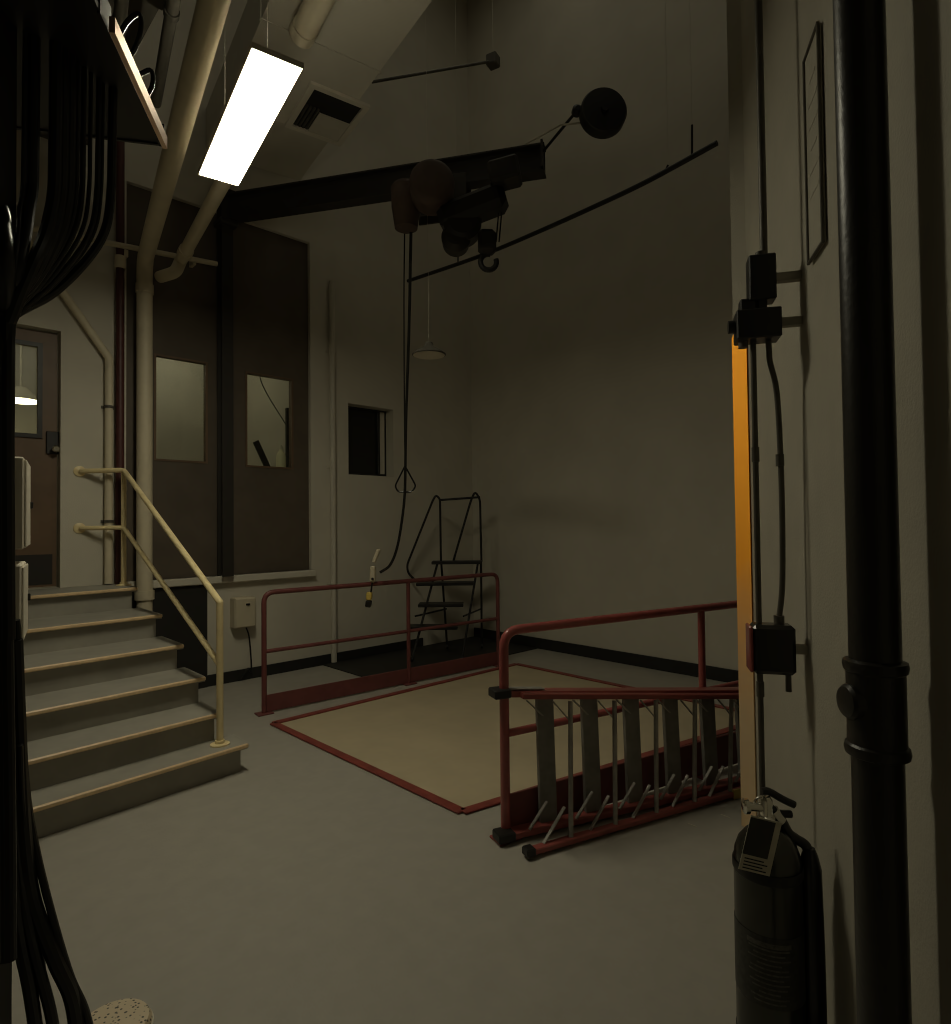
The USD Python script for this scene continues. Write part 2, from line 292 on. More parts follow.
# ================================================================== LAMP, DUCT, PIPES overhead
LQ = np.array([(1.432, 3.971), (1.225, 2.736), (1.45, 2.636), (1.653, 3.844)]); LZ = 3.739
lc = LQ.mean(0); lx_ = (LQ[3]+LQ[0]-LQ[1]-LQ[2]); lang = math.atan2(lx_[1], lx_[0]); ll = 1.235; lw = .235
lt = Thing('ceiling_light', 'long glowing white rectangular light hanging over the stairs', 'ceiling light', (lc[0], lc[1], LZ))
ldir = np.array([math.cos(lang), math.sin(lang)]); lnrm = np.array([-ldir[1], ldir[0]])
lt.part('diffuser', box((lc[0], lc[1], LZ+.010), (ll, lw, .012), lang, .003), mLamp)
for s, w in ((1, lw/2+.003), (-1, lw/2+.003)): lt.part('side_frame', box((*(lc+lnrm*s*w), LZ+.014), (ll+.012, .005, .028), lang), mConduitL)
for s in (1, -1): lt.part('end_cap', box((*(lc+ldir*s*(ll/2+.003)), LZ+.014), (.005, lw+.010, .028), lang), mConduitL)
lt.part('housing', box((*(lc+lnrm*.019), LZ+.024), (ll, lw-.038, .014), lang, .003), mWhite)
for s in (-1, 1):
    h = lc+ldir*s*.45
    lt.part('hanger_rod', cyl((h[0], h[1], LZ+.045), (h[0], h[1], CEIL-.002), .0025, 8), mWall)
for bx0, by0 in ((1.6, 1.2), (4.4, 1.2), (4.4, 4.2), (1.2, 4.6)):  # unseen lamps out of view, placed to light the upper walls
    hb0 = Thing('unseen_bay_light', 'round dim unseen lamp out of view above, lighting the upper walls', 'ceiling light', (bx0, by0, 8.75), 'unseen lamps lighting the upper walls')
    hb0.part('reflector', lathe([(.60, 0), (.61, .02), (.35, .16), (.12, .22)], (bx0, by0, 8.75), n=40), mCeil); hb0.part('lens', lathe([(.57, -.012), (.58, -.001)], (bx0, by0, 8.75), n=40), mBay)
    hb0.part('stem', cyl((bx0, by0, 8.97), (bx0, by0, CEIL-.002), .02), mCeil)
# duct with grille, right of the lamp
DZ = 5.25
r0, r1 = on_z(262, 232, DZ), on_z(425, 10, DZ)
ddir = (r0-r1)[:2]; ddir /= np.linalg.norm(ddir); dn = np.array([-ddir[1], ddir[0]])       # left of the duct
dW = .95
yend = YA-.005
rA = r1[:2]+ddir*((yend-.12-r1[1])/ddir[1]); rB = r1[:2]-ddir*1.2
gq = [on_z(*q, DZ) for q in ((285, 122), (318, 82), (367, 95), (337, 152))]
gc = np.mean(gq, 0)[:2]; gl, gw = .58, .44; gang = math.atan2(ddir[1], ddir[0])
dpoly = Polygon([rA, rB, rB+dn*dW, rA+dn*dW]).intersection(sbox(-20, -20, 20, YA-.01))
dk = Thing('air_duct', 'pale rectangular air duct running overhead beside the hanging light', 'duct', (gc[0], gc[1], DZ))
dk.part('duct_body', prism(dpoly, DZ, DZ+.4), mWall)
for t in (.22, .5, .78):
    q = rA*(1-t)+rB*t; dk.part('seam_flange', prism(Polygon([q+ddir*.012-dn*.012, q-ddir*.012-dn*.012, q-ddir*.012+dn*(dW+.012), q+ddir*.012+dn*(dW+.012)]), DZ-.006, DZ+.41), mWall)
gr = Thing('air_grille', 'square air grille with dark slots under the pale duct', 'vent', (gc[0], gc[1], DZ-.01))
def G2(u, v): return gc+ddir*u+dn*v
def gbox(u0, u1, v0, v1, z0, z1): return prism(Polygon([G2(u0, v0), G2(u1, v0), G2(u1, v1), G2(u0, v1)]), z0, z1)
gr.part('grille_frame', cat(gbox(-gl/2-.05, gl/2+.05, gw/2, gw/2+.05, DZ-.028, DZ), gbox(-gl/2-.05, gl/2+.05, -gw/2-.05, -gw/2, DZ-.028, DZ), gbox(gl/2, gl/2+.05, -gw/2, gw/2, DZ-.028, DZ), gbox(-gl/2-.05, -gl/2, -gw/2, gw/2, DZ-.028, DZ)), mWhite)
gr.part('backing', gbox(-gl/2, gl/2, -gw/2, gw/2, DZ-.006, DZ-.001), mBase)
gr.part('damper_plate', gbox(gl/2-.30, gl/2, -gw/2, gw/2-.15, DZ-.02, DZ-.012), mWall)
for k in range(4): gr.part('slat', gbox(gl/2-.34, gl/2-.02, gw/2-.035-.034*k, gw/2-.018-.034*k, DZ-.024, DZ-.008), mConduit)
# big cream pipe: overhead, elbow, drop along the wall
pz = 3.96
pe = on_z(147, 262, pz); pn = on_z(214, 0, pz); pd = (pe-pn)/np.linalg.norm(pe-pn)
yc = YA-.09
pe2 = pn+pd*((yc-pn[1])/pd[1]); col = on_y(144.5, 430, yc)
pe2[0] = col[0]
bp = Thing('cream_pipe', 'fat cream pipe coming down the wall from overhead beside the brown partition', 'pipe', (pe2[0], yc, DOCK))
bp.part('pipe_run', tube([pn-pd*1.8, pn, pe2, (pe2[0], yc, 3.5), (pe2[0], yc, .3)], .066, 20, corner=.16), mPipeW)
bp.part('elbow_collar', cyl((pe2[0], yc, 3.66), (pe2[0], yc, 3.74), .074), mPipeW)
bp.part('floor_collar', cyl((pe2[0], yc, .9), (pe2[0], yc, .98), .082), mPipeW)
qa, qb = on_z(180, 262, pz), on_z(305, 30, pz+.1)
qd = (qb-qa); sp = Thing('cream_pipe', 'thinner cream pipe running overhead behind the hanging light, ending in an elbow', 'pipe', tuple(qa))
sp.part('pipe_run', tube([on_y(160, 277, YA-.08), on_y(176, 272, YA-.35), qa, qb-qd*.25], .052, 18, corner=.12), mPipeW)
sp.part('coupling', cyl(qa+qd*.06, qa+qd*.09, .062), mPipeW)
ua, ub = on_z(303, 32, 5.05), on_z(327, -14, 5.05)
st_ = Thing('cream_pipe', 'short pale pipe stub at the top edge above the hanging light', 'pipe', tuple(ua))
st_.part('pipe_run', tube([ua, ua+(ub-ua)*5], .085, 18), mPipeW); st_.part('end_cap', cyl(ua-(ub-ua)*.08, ua+(ub-ua)*.12, .092), mPipeW)
ha, hb = on_y(92, 249, YA-.1), on_y(217, 264, YA-.1)
hp_ = Thing('thin_pipe', 'thin level pipe crossing high on the wall above the door', 'pipe', tuple(ha))
hp_.part('pipe_run', cyl((ha[0]-.9, YA-.1, ha[2]), hb, .024, 14), mPipeW)
for t in (.25, .8): q = ha*(1-t)+hb*t; hp_.part('clip', cat(bb(q[0]-.015, q[0]+.015, YA-.1, YA, q[2]-.03, q[2]+.03)), mPipeW)
xr = on_y(120, 370, YA-.06)
rp_ = Thing('red_pipe', 'dark red standpipe beside the fat cream pipe', 'pipe', (xr[0], YA-.06, DOCK))
rp_.part('pipe_run', cyl((xr[0], YA-.06, DOCK), (xr[0], YA-.06, 5.6), .034), mBrownD if False else mat('dark_red_pipe', (.085, .025, .022), .5, vary=.1)); rp_.part('coupling', cyl((xr[0], YA-.06, 3.84), (xr[0], YA-.06, 3.95), .045), mPipeW)
d0, d1, d2 = on_y(60, 288, YA-.05), on_y(109, 358, YA-.05), on_y(110, 470, YA-.05)
dg = Thing('diagonal_pipe', 'cream pipe slanting down to the right of the door then straight down', 'pipe', tuple(d1))
dg.part('pipe_run', tube([d0+(d0-d1)*.9, d0, d1, (d1[0], YA-.05, 3.0), (d1[0], YA-.05, 1.06)], .033, 16, corner=.1), mPipeW)
for z in (2.6, 1.6): dg.part('strap', cat(bb(d1[0]-.05, d1[0]+.05, YA-.012, YA, z-.012, z+.012), cyl((d1[0], YA-.05, z-.012), (d1[0], YA-.05, z+.012), .038)), mConduit)
# wall conduit right of the partition
xc = on_y(333, 480, YA-.04)
wc_ = Thing('wall_conduit', 'slim beige conduit running down the wall right of the brown partition', 'conduit', (xc[0], YA-.04, 0))
wc_.part('conduit_run', cyl((xc[0], YA-.04, .02), (xc[0], YA-.04, 4.3), .032), mWall)
for z in (.9, 2.2, 3.5): wc_.part('strap', cat(bb(xc[0]-.06, xc[0]+.06, YA-.01, YA, z-.012, z+.012), cyl((xc[0], YA-.04, z-.012), (xc[0], YA-.04, z+.012), .037)), mWall)
# slab placed to keep the upper left dark, and faint pipes
dk2 = Thing('dark_overhead_slab', 'dark slab placed to keep the upper left dark, with faint pipes under it', 'ceiling deck', (0, 4, 4.8))
dk2.part('slab_body', bb(-2.6, 1.25, 1.8, YA-.005, 4.8, 4.9), mDark)
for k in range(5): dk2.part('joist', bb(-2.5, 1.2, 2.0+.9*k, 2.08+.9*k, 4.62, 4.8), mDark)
for i, (q, w) in enumerate((((172, 10), (158, 90)), ((120, 20), (112, 110)))):
    a, b = on_z(*q, 4.5), on_z(*w, 4.5); d = (b-a)
    fp = Thing('overhead_pipe', ['faint grey pipe high in the dark left of the fat cream pipe', 'faint grey pipe high in the dark above the black box'][i], 'pipe', tuple(a))
    fp.part('pipe_run', cyl(a-d, b+d*.2, .035, 14), mConduit); fp.part('coupling', cyl(a, a+d*.06, .043, 14), mConduit)
# ================================================================== STAIRS
st = Thing('staircase', 'grey concrete-look staircase of six steps with tan nosings leading to the door', 'stairs', (1.0, 3.7, 0))
NY = [3.80, 4.00, 4.30, 4.66, 5.10, 5.62]; NXR = [1.70, 1.61, 1.62, 1.60, 1.59, 1.56]; SX0 = -.55; hstep = DOCK/6
for i in range(6):
    z1 = hstep*(i+1); z0 = hstep*i; y = NY[i]; xr_ = NXR[i]; yn = NY[i+1]+.04 if i < 5 else YA-.002
    sk = .10
    def q(x, yy): return (x, yy+(x-1.1)*sk)
    yn2 = yn if i < 5 else YA-.01-(xr_-1.1)*sk
    tp = Polygon([q(SX0, y), q(xr_, y), q(xr_, yn2), q(SX0, yn2)]) if i < 5 else Polygon([q(SX0, y), q(xr_, y), (xr_, YA-.004), (SX0, YA-.004)])
    tr = st.part('tread' if i < 5 else 'landing', prism(tp, z1-.035, z1), mStair)
    st.part('nosing', beam((*q(SX0, y-.008), z1-.012), (*q(xr_, y-.008), z1-.012), .02, .026, (0, 0, 1), .006), mNose, parent=tr)
    st.part('riser', prism(Polygon([q(SX0, y+.03), q(xr_-.035, y+.03), q(xr_-.035, y+.055), q(SX0, y+.055)]), z0, z1-.035), mStair)
# stringer boards, black standing in for shade under the open right side
for i in range(1, 6):
    y = NY[i]; st.part('stringer', prism(Polygon([(1.50, y+.12), (1.53, y+.12), (1.53, (NY[i+1]+.15) if i < 5 else YA-.02), (1.50, (NY[i+1]+.15) if i < 5 else YA-.02)]), 0.0, hstep*(i+1)-.036), mBase)
st.part('side_panel', bb(1.60, 1.64, 3.90, 3.98, 0, hstep-.036), mStair)
st.part('side_panel', bb(1.55, 2.30, YA-.03, YA-.001, .0, OP[2]-.075), mBase, label='black board standing in for shade under the ledge')  # black put in for the shade beside the open stairs
# handrail
hr = Thing('stair_handrail', 'pale yellow tube handrail with two rails on the right of the stairs', 'handrail', (1.56, 3.92, hstep))
lo, up_ = np.array((1.563, 3.955, hstep)), np.array((1.525, 5.93, DOCK))
LT, LM, UT, UM = 1.07-.0, .675, 2.04, 1.545
hr.part('post', cyl(lo, (*lo[:2], LT), .021, 18), mRail); hr.part('post', cyl(up_, (*up_[:2], UT), .021, 18), mRail)
e1 = np.array((1.27, YA-.01)); 
ex = on_y(80, 474, YA-.02); ex2 = on_y(80, 530, YA-.02)
hr.part('top_rail', tube([(*lo[:2], LT-.02), (*lo[:2], LT), (*up_[:2], UT), (ex[0], YA-.02, UT-.01)], .021, 16, corner=.045), mRail)
hr.part('mid_rail', tube([(*lo[:2], LM), (*up_[:2], UM), (ex2[0], YA-.02, UM)], .019, 16, corner=.045), mRail)
for q in (lo, up_): hr.part('base_flange', lathe([(.058, 0), (.058, .008), (.03, .012), (.028, .03)], q), mRail)
for z in (UT-.01, UM): hr.part('wall_flange', lathe([(.045, 0), (.045, .01), (.024, .018)], (ex[0], YA, z), (0, -1, 0)), mRail)
# ================================================================== PIT AND RED RAILS
ht = Thing('floor_hatch', 'large tan floor hatch framed by a dark red angle edge', 'floor hatch', ((pit[0]+pit[1])/2, (pit[2]+pit[3])/2, 0))
ht.part('cover', prism(PQ.buffer(-.002), -.1, .003), mHatch)
qc = list(PQ.exterior.coords)[:-1]
for (xa, ya), (xb, yb) in zip(qc, qc[1:]+qc[:1]):
    ht.part('edge_angle', beam((xa, ya, .009), (xb, yb, .009), .062, .011, (0, 0, 1), .003), mHEdge)
def red_rail(name, label, A, B, top, mid, kick, r, ends, mA, posts):
    A, B = np.array(A, float), np.array(B, float); d = (B-A); L = np.linalg.norm(d); d /= L; nrm = np.array([-d[1], d[0]])
    P = lambda s, z: (*(A+d*s), z)
    t = Thing(name, label, 'guard rail', (*A, 0))
    pathp = [P(0, .012), P(0, top), P(L, top)] + ([P(L, .012)] if ends else [])
    t.part('top_rail', tube(pathp, r, 18, corner=.09), mA)
    t.part('mid_rail', cyl(P(0, mid), P(L, mid), r*.8, 16), mA)
    for s in posts: t.part('post', cyl(P(s, .012), P(s, top), r*.9, 16), mA)
    t.part('toe_board', beam(P(.0, kick/2+.012), P(L, kick/2+.012), .012, kick, (0, 0, 1), .003), mRedD)
    for s in [0]+posts+([L] if ends else []): t.part('base_plate', box((*(A+d*s), .006), (.13, .10, .012), math.atan2(d[1], d[0]), .003), mA)
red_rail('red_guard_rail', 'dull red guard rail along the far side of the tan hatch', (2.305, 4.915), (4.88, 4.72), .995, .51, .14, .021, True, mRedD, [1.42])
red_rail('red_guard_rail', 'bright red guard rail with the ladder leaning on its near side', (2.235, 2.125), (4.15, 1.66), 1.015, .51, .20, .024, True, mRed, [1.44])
# ================================================================== STEP LADDER on its side
s0 = np.array((2.215, 2.165)); s1 = np.array((3.52, 1.665)); ld = (s1-s0); ld /= np.linalg.norm(ld); ln = np.array([ld[1], -ld[0]])   # ln: towards the camera
LL = 1.78
def LP(s, off, z): return np.array([*(s0+ld*s+ln*off), z])
sl = Thing('step_ladder', 'red and grey step ladder lying on its side against the near red rail', 'ladder', (*s0, 0))
taper = lambda s: .715-.155*s/1.42
lean = lambda z: .05-.05*z/.7
fb = sl.part('front_stile', beam(LP(0, .06, .035), LP(LL, .06, .035), .075, .03, (0, 0, 1), .004), mRedL)
ft = sl.part('front_stile', beam(LP(0, .03, taper(0)), LP(LL, .03, taper(LL)), .075, .03, (0, 0, 1), .004), mRedL)
for k in range(6):
    s = .262+.266*k; z0, z1 = .05, taper(s)-.014
    w = .088
    sl.part('tread', cat(beam(LP(s, .055, z0), LP(s, .03, z1), .006, w, (*ld, 0)), beam(LP(s-w/2, .046, z0), LP(s-w/2, .021, z1), .024, .005, (*ld, 0)), beam(LP(s+w/2, .046, z0), LP(s+w/2, .021, z1), .024, .005, (*ld, 0))), mAluD)
    sl.part('tread_brace', beam(LP(s-.12, .062, z1-.005), LP(s-.03, .06, z1-.09), .014, .006, (0, 0, 1)), mAlu); sl.part('tread_brace', beam(LP(s-.13, .09, z0), LP(s-.02, .075, z0+.11), .016, .006, (0, 0, 1)), mAlu)
off = lambda s: .235-.11*s/LL
rb_ = sl.part('rear_rail', beam(LP(.06, off(.06), .028), LP(LL-.05, off(LL-.05), .028), .045, .026, (0, 0, 1), .004), mRedL)
rt_ = sl.part('rear_rail', beam(LP(.10, .085, taper(0)-.012), LP(LL-.05, .085, taper(LL)-.012), .045, .026, (0, 0, 1), .004), mRedL)
for k in range(6):
    s = .375+.268*k; z1 = taper(s)-.03; sb_ = s-.085
    sl.part('rear_bar', tube([LP(sb_, off(sb_), .04), LP(s, .09, z1)], .012, 12), mAlu)
    sl.part('rear_brace', beam(LP(sb_-.15, off(sb_), .04), LP(sb_-.012, off(sb_)-.035, .17), .016, .006, (0, 0, 1)), mAlu); sl.part('rear_brace', beam(LP(s-.10, .088, z1+.01), LP(s-.005, .10, z1-.10), .014, .006, (0, 0, 1)), mAlu)
for a, z in ((.06, .035), (.03, taper(0))): sl.part('foot_pad', beam(LP(-.035, a, z), LP(.055, a, z), .088, .044, (0, 0, 1), .006), mBlack)
sl.part('foot_pad', beam(LP(.03, off(.03), .030), LP(.08, off(.08), .030), .056, .038, (0, 0, 1), .006), mBlack)
sl.part('foot_bracket', beam(LP(.05, .03, taper(0)+.017), LP(.25, .03, taper(.2)+.017), .05, .004, (0, 0, 1)), mAlu)
sl.part('top_cap', beam(LP(LL-.02, .05, .06), LP(LL-.02, .05, taper(LL)), .16, .05, (*ld, 0), .01), mRedL)
a = on_z(739, 792, .06); sa = (a[:2]-s0)@ld
sl.part('warning_label', beam(LP(sa-.0, off(sa)+.02, .03), LP(sa+.05, off(sa)+.02, .03), .012, .05, (0, 0, 1)), mYel, label='small yellow label')
# ================================================================== JIB HOIST
bz = 4.80
mast = np.array(on_y(226, 400, YA-.09)); mx, my = mast[0], YA-.09
be = on_z(545, 147, bz); b0 = np.array((mx, my, bz)); bd = (be-b0); bd[2] = 0; BL = np.linalg.norm(bd); bd /= BL; bn = np.array([-bd[1], bd[0], 0.])
jb = Thing('jib_crane', 'dark steel jib crane mast against the partition with a long I-beam arm', 'jib crane', (mx, my, OP[2]))
jb.part('mast', cat(bb(mx-.055, mx+.055, my-.045, my-.035, OP[2], bz+.05), bb(mx-.055, mx+.055, my+.075, my+.085, OP[2], bz+.05), bb(mx-.006, mx+.006, my-.035, my+.075, OP[2], bz+.05)), mBrownD)
BH = .235
bm = jb.part('beam', cat(beam(b0, be, .13, .014), beam(b0-[0, 0, BH], be-[0, 0, BH], .13, .014), beam(b0-[0, 0, BH/2], be-[0, 0, BH/2], .012, BH)), mHoist)
jb.part('end_stop', beam(be-bd*.02-[0, 0, BH-.03], be-bd*.02+[0, 0, .03], .15, .02, bd), mHoist)
jb.part('top_angle', beam(b0+np.array([0, 0, .03])+bn*.06, be+np.array([0, 0, .03])+bn*.06, .012, .05), mWall)
jb.part('pivot_bracket', bb(mx-.09, mx+.09, my-.1, my+.085, bz+.007, bz+.05, .01), mBrownD); jb.part('pivot_bracket', bb(mx-.09, mx+.09, my-.1, my+.085, bz-.30, bz-.245, .01), mBrownD)
def BP(s, n=0., z=0.): return b0+bd*s+bn*n+np.array([0, 0, z])
def s_at(x, y, z):
    return (on_z(x, y, z)-b0)@bd
sh = s_at(450, 215, bz-.35)
ho = Thing('chain_hoist', 'dark electric chain hoist with round motor ends and open hook under the jib arm', 'hoist', BP(sh, 0, -.6))
toC = CAM-BP(sh); toC[2] = 0; toC /= np.linalg.norm(toC)       # towards the viewer's side
side = np.cross([0, 0, 1], toC)
ho.part('trolley_plate', beam(BP(sh-.25, -.08, -.33), BP(sh+.25, -.08, -.33), .015, .34, (0, 0, 1), .01), mHoist)
ho.part('trolley_plate', beam(BP(sh-.25, .08, -.33), BP(sh+.25, .08, -.33), .015, .34, (0, 0, 1), .01), mHoist)
for s in (-.15, .15):
    for n in (-1, 1): ho.part('trolley_wheel', cyl(BP(sh+s, n*.02, -BH+.05), BP(sh+s, n*.072, -BH+.05), .05), mHoist)
m1 = at(432, 187, 4.75)
ho.part('motor_housing', lathe([(.10, -.16), (.165, -.12), (.172, .05), (.165, .09), (.13, .125), (.05, .14)], m1, toC), mHoistR)
m2 = at(458, 222, 4.85)
ho.part('gear_case', cat(beam(at(440, 222, 4.85), at(506, 196, 4.75), .22, .20, (0, 0, 1), .05), lathe([(.11, -.10), (.15, -.06), (.15, .08), (.11, .12)], at(462, 226, 4.85), toC)), mBlack)
ho.part('control_box', beam(at(490, 178, 4.7), at(520, 170, 4.66), .2, .17, (0, 0, 1), .02), mHoist)
cb = at(406, 205, 4.95)
ho.part('chain_container', lathe([(.05, -.21), (.09, -.19), (.115, -.02), (.12, .13), (.10, .16)], cb), mHoistR)
ho.part('brake_housing', lathe([(.06, -.1), (.105, -.07), (.115, .05), (.08, .1)], at(456, 240, 4.85), toC), mHoist)
hk = at(487, 243, 4.8)
hb_ = ho.part('hook_block', cat(beam(hk+np.array([0, 0, -.09]), hk+np.array([0, 0, .10]), .10, .14, side, .03)), mHoist)
hc = at(488.5, 262, 4.8)
ang = np.linspace(math.radians(75), math.radians(75+305), 22)
ho.part('hook', tube([hc+side*math.cos(a)*.062+np.array([0, 0, math.sin(a)*.062]) for a in ang], .021, 10), mBlack, parent=hb_)
for px_, py_ in ((500, 198), (503, 198)): ho.part('load_chain', tube([at(px_, py_, 4.75), at(px_-4, py_+44, 4.8)], .006, 6), mBlack)
# pendant cable
pc0 = at(411, 232, 4.95); D2 = 5.75
pc = Thing('pendant_cable', 'black control cable hanging from the hoist and curving to the pendant', 'cable', tuple(pc0))
pts = [pc0, at(409, 330, 5.25), at(406, 420, 5.5), at(405, 488, D2-.05), at(402, 520, D2), at(397, 548, D2), at(390, 565, D2), at(380, 572.5, D2)]
pc.part('cable', tube(pts, .013, 10, smooth=True), mCable)
pc.part('strain_wire', tube([at(405, 205, 4.97), at(404, 300, 5.2), at(404.5, 420, 5.5), at(405, 470, D2-.1)], .006, 8, smooth=True), mCable)
tri = [at(405, 466, D2), at(395, 486, D2), at(398, 492, D2), at(412, 492, D2), at(416, 486, D2)]
pc.part('spreader_loop', tube(round_path(tri+[tri[0]], .03), .008, 8), mCable)
pd_ = Thing('hoist_pendant', 'pale push-button pendant with a yellow and black end hanging over the red rail', 'controller', tuple(at(371, 580, D2)))
pd_.part('sleeve', cyl(at(379, 549, D2), at(373.5, 562, D2), .019), mCream)
pd_.part('control_body', beam(at(373, 566, D2), at(372.5, 582, D2), .055, .05, RT, .01), mCream)
pd_.part('push_button', cyl(at(372.5, 579, D2-.02), at(372.5, 579, D2-.045), .012), mBlack)
pd_.part('lower_cord', tube([at(372.5, 581, D2), at(371, 592, D2)], .008, 8), mCable)
pd_.part('yellow_block', beam(at(369.5, 592, D2), at(369, 600, D2), .062, .05, RT, .008), mYel)
pd_.part('black_end', beam(at(369, 600.5, D2), at(368, 607, D2), .064, .052, RT, .008), mBlack)
# round black drum at the arm's end
dc = at(603, 113, 4.75)
dm = Thing('round_drum', 'round black disc-like drum held by rods beyond the tip of the jib arm', 'drum', tuple(dc))
dm.part('drum_body', lathe([(.03, -.07), (.165, -.06), (.178, -.04), (.178, .03), (.165, .05), (.05, .055)], dc, toC, 40), mBlack)
dm.part('hub', cyl(dc-toC*.08, dc+toC*.075, .03), mBlack)
dm.part('knuckle', lathe([(.02, -.04), (.04, -.02), (.04, .02), (.02, .04)], at(577, 111, 4.8), toC), mBlack)
dm.part('rod', tube([BP(BL-.03, 0, -.05), at(575, 113, 4.8), dc-toC*.02], .012, 8), mBlack)
dm.part('rod', tube([BP(BL-.2, 0, .04), at(560, 125, 4.85), at(590, 122, 4.8)], .008, 8), mWall)
# hanging pipe rail
rx = 4.6
rpts = [on_x(x, y, rx) for x, y in ((408, 281), (480, 256), (540, 231), (600, 204), (640, 185), (672, 168), (717, 143))]
hr2 = Thing('hanging_rail', 'long thin dark pipe rail hung on rods in front of the back wall', 'rail', tuple(rpts[3]))
hr2.part('rail_pipe', tube(rpts, .021, 12, smooth=True), mBlack)
for (x, y), (x2, y2) in (((692, 157), (692, 125)), ((665, 172), (668, 165)), ((458, 264), (458, 255))):
    a, b = on_x(x, y, rx), on_x(x2, y2, rx); hr2.part('hanger_rod', cyl(a, b, .009, 8), mBlack); hr2.part('hanger_wire', cyl(b, (b[0], b[1], CEIL-.002), .002, 6), mWall)
hr2.part('hanger_rod', cyl(on_x(411, 280, rx), on_x(411, 250, rx), .008, 8), mBlack)
# overhead conduit with junction box
ca, cb2 = at(372, 82, 5.9), at(493, 61, 6.6)
oc = Thing('overhead_conduit', 'thin dark conduit ending in a small box high above the jib arm', 'conduit', tuple(cb2))
oc.part('conduit_run', cyl(ca, cb2, .014, 10), mConduit); oc.part('junction_box', box(cb2, (.12, .12, .12), .3, .012), mConduit); oc.part('drop_rod', cyl(cb2, (cb2[0], cb2[1], CEIL-.002), .003, 8), mWall)
# pendant lamp dish
pl = at(429, 355, 5.0)
dl = Thing('pendant_lamp', 'unlit shallow enamel dish lamp hanging before the left wall corner', 'lamp', tuple(pl))
dl.part('shade', lathe([(.135, 0), (.137, .006), (.10, .035), (.04, .07), (.03, .10)], pl, n=36), mConduit, smooth=60)
dl.part('reflector', lathe([(.128, -.003), (.12, .0), (.03, .004)], pl, n=36), mWhite, label='white underside of the dish')
dl.part('stem', cyl(pl+np.array([0, 0, .1]), (pl[0], pl[1], CEIL-.002), .0013, 6), mWall)
# ================================================================== WALL BOX under partition
wb = on_y(243, 612, YA-.06)
bx_ = Thing('wall_box', 'cream electrical box with a hanging cord on the wall under the ledge', 'electrical box', (wb[0], YA, wb[2]))
bx_.part('box_body', box((wb[0], YA-.06, wb[2]), (.22, .12, .30), 0, .012), mCream)
bx_.part('cover', box((wb[0], YA-.124, wb[2]), (.20, .012, .28), 0, .005), mCream); bx_.part('switch', box((wb[0]+.02, YA-.135, wb[2]+.08), (.04, .015, .02), 0, .003), mBlack)
bx_.part('cord', tube([(wb[0]+.03, YA-.06, wb[2]-.15), (wb[0]+.07, YA-.05, wb[2]-.28), (wb[0]+.09, YA-.05, wb[2]-.6), (wb[0]+.05, YA-.06, .12), (wb[0]-.02, YA-.05, .03)], .008, 8, smooth=True), mBlack)
# ================================================================== ROLLING LADDER in the corner and its mat
single('rubber_mat', bb(3.55, XB-.03, 4.99, YA-.025, .001, .012, .003), mBase, 'black rubber mat covering the floor in the far corner', 'floor mat')
D3 = 7.55
rl = Thing('rolling_ladder', 'black tubular rolling step ladder standing in the far corner', 'ladder', tuple(on_z(450, 640)))
ctr = np.array([at(450, 600, D3)[0], at(450, 600, D3)[1]])
back = np.array([RT[0], RT[1]]); back /= np.linalg.norm(back)
depth = np.array([FW[0], FW[1]]); depth /= np.linalg.norm(depth)
def K(px_, py_, dd=0.): return at(px_, py_, D3)+np.array([*(depth*dd), 0])
g = .014
ZF = .014
def Kf(px_, dd=0.): q = at(px_, 560, D3)+np.array([*(depth*dd), 0]); q[2] = ZF; return q
# handrail frames, left and right
rl.part('handrail', tube([K(414, 579), K(408, 573), K(407, 565), K(433, 500), K(436, 495), K(440, 499), K(441, 562)], g, 10, corner=.05), mBlack)
rl.part('handrail', tube([K(453, 562, .05), K(471, 500, .05), K(475, 491, .05), K(480, 499, .05), K(481.5, 562, .05)], g, 10, corner=.05), mBlack)
rl.part('cross_bar', cyl(K(440, 500), K(480, 497, .05), g, 10), mBlack)
for i, (x0, x1, y) in enumerate(((432, 482, 562.5), (418, 474, 582.5), (421, 464, 601.5), (412, 459, 621))):
    dd = -.15*i; a, b = K(x0, y, dd), K(x1, y-1.5, dd); z = a[2]; b[2] = z
    rl.part('platform' if i == 0 else 'step', beam(a, b, .22, .035, (0, 0, 1), .005), mBlack)
rl.part('front_leg', tube([K(438, 562, -.05), Kf(416, -.6)], g, 10), mBlack); rl.part('front_leg', tube([K(478, 562, -.05), Kf(462, -.6)], g, 10), mBlack)
rl.part('rear_leg', tube([K(441, 562, .05), Kf(446, .12)], g, 10), mBlack); rl.part('rear_leg', tube([K(481, 562, .05), Kf(481, .12)], g, 10), mBlack)
rl.part('side_brace', tube([K(446, 610, .1), K(418, 612, -.34)], g*.8, 8), mBlack); rl.part('side_brace', tube([K(481, 610, .1), K(464, 612, -.34)], g*.8, 8), mBlack)
for x, dd in ((416, -.6), (462, -.6), (446, .12), (481, .12)): q = Kf(x, dd); rl.part('castor', cyl(q+np.array([*(back*-.012), .022]), q+np.array([*(back*.012), .022]), .03, 16), mBlack)
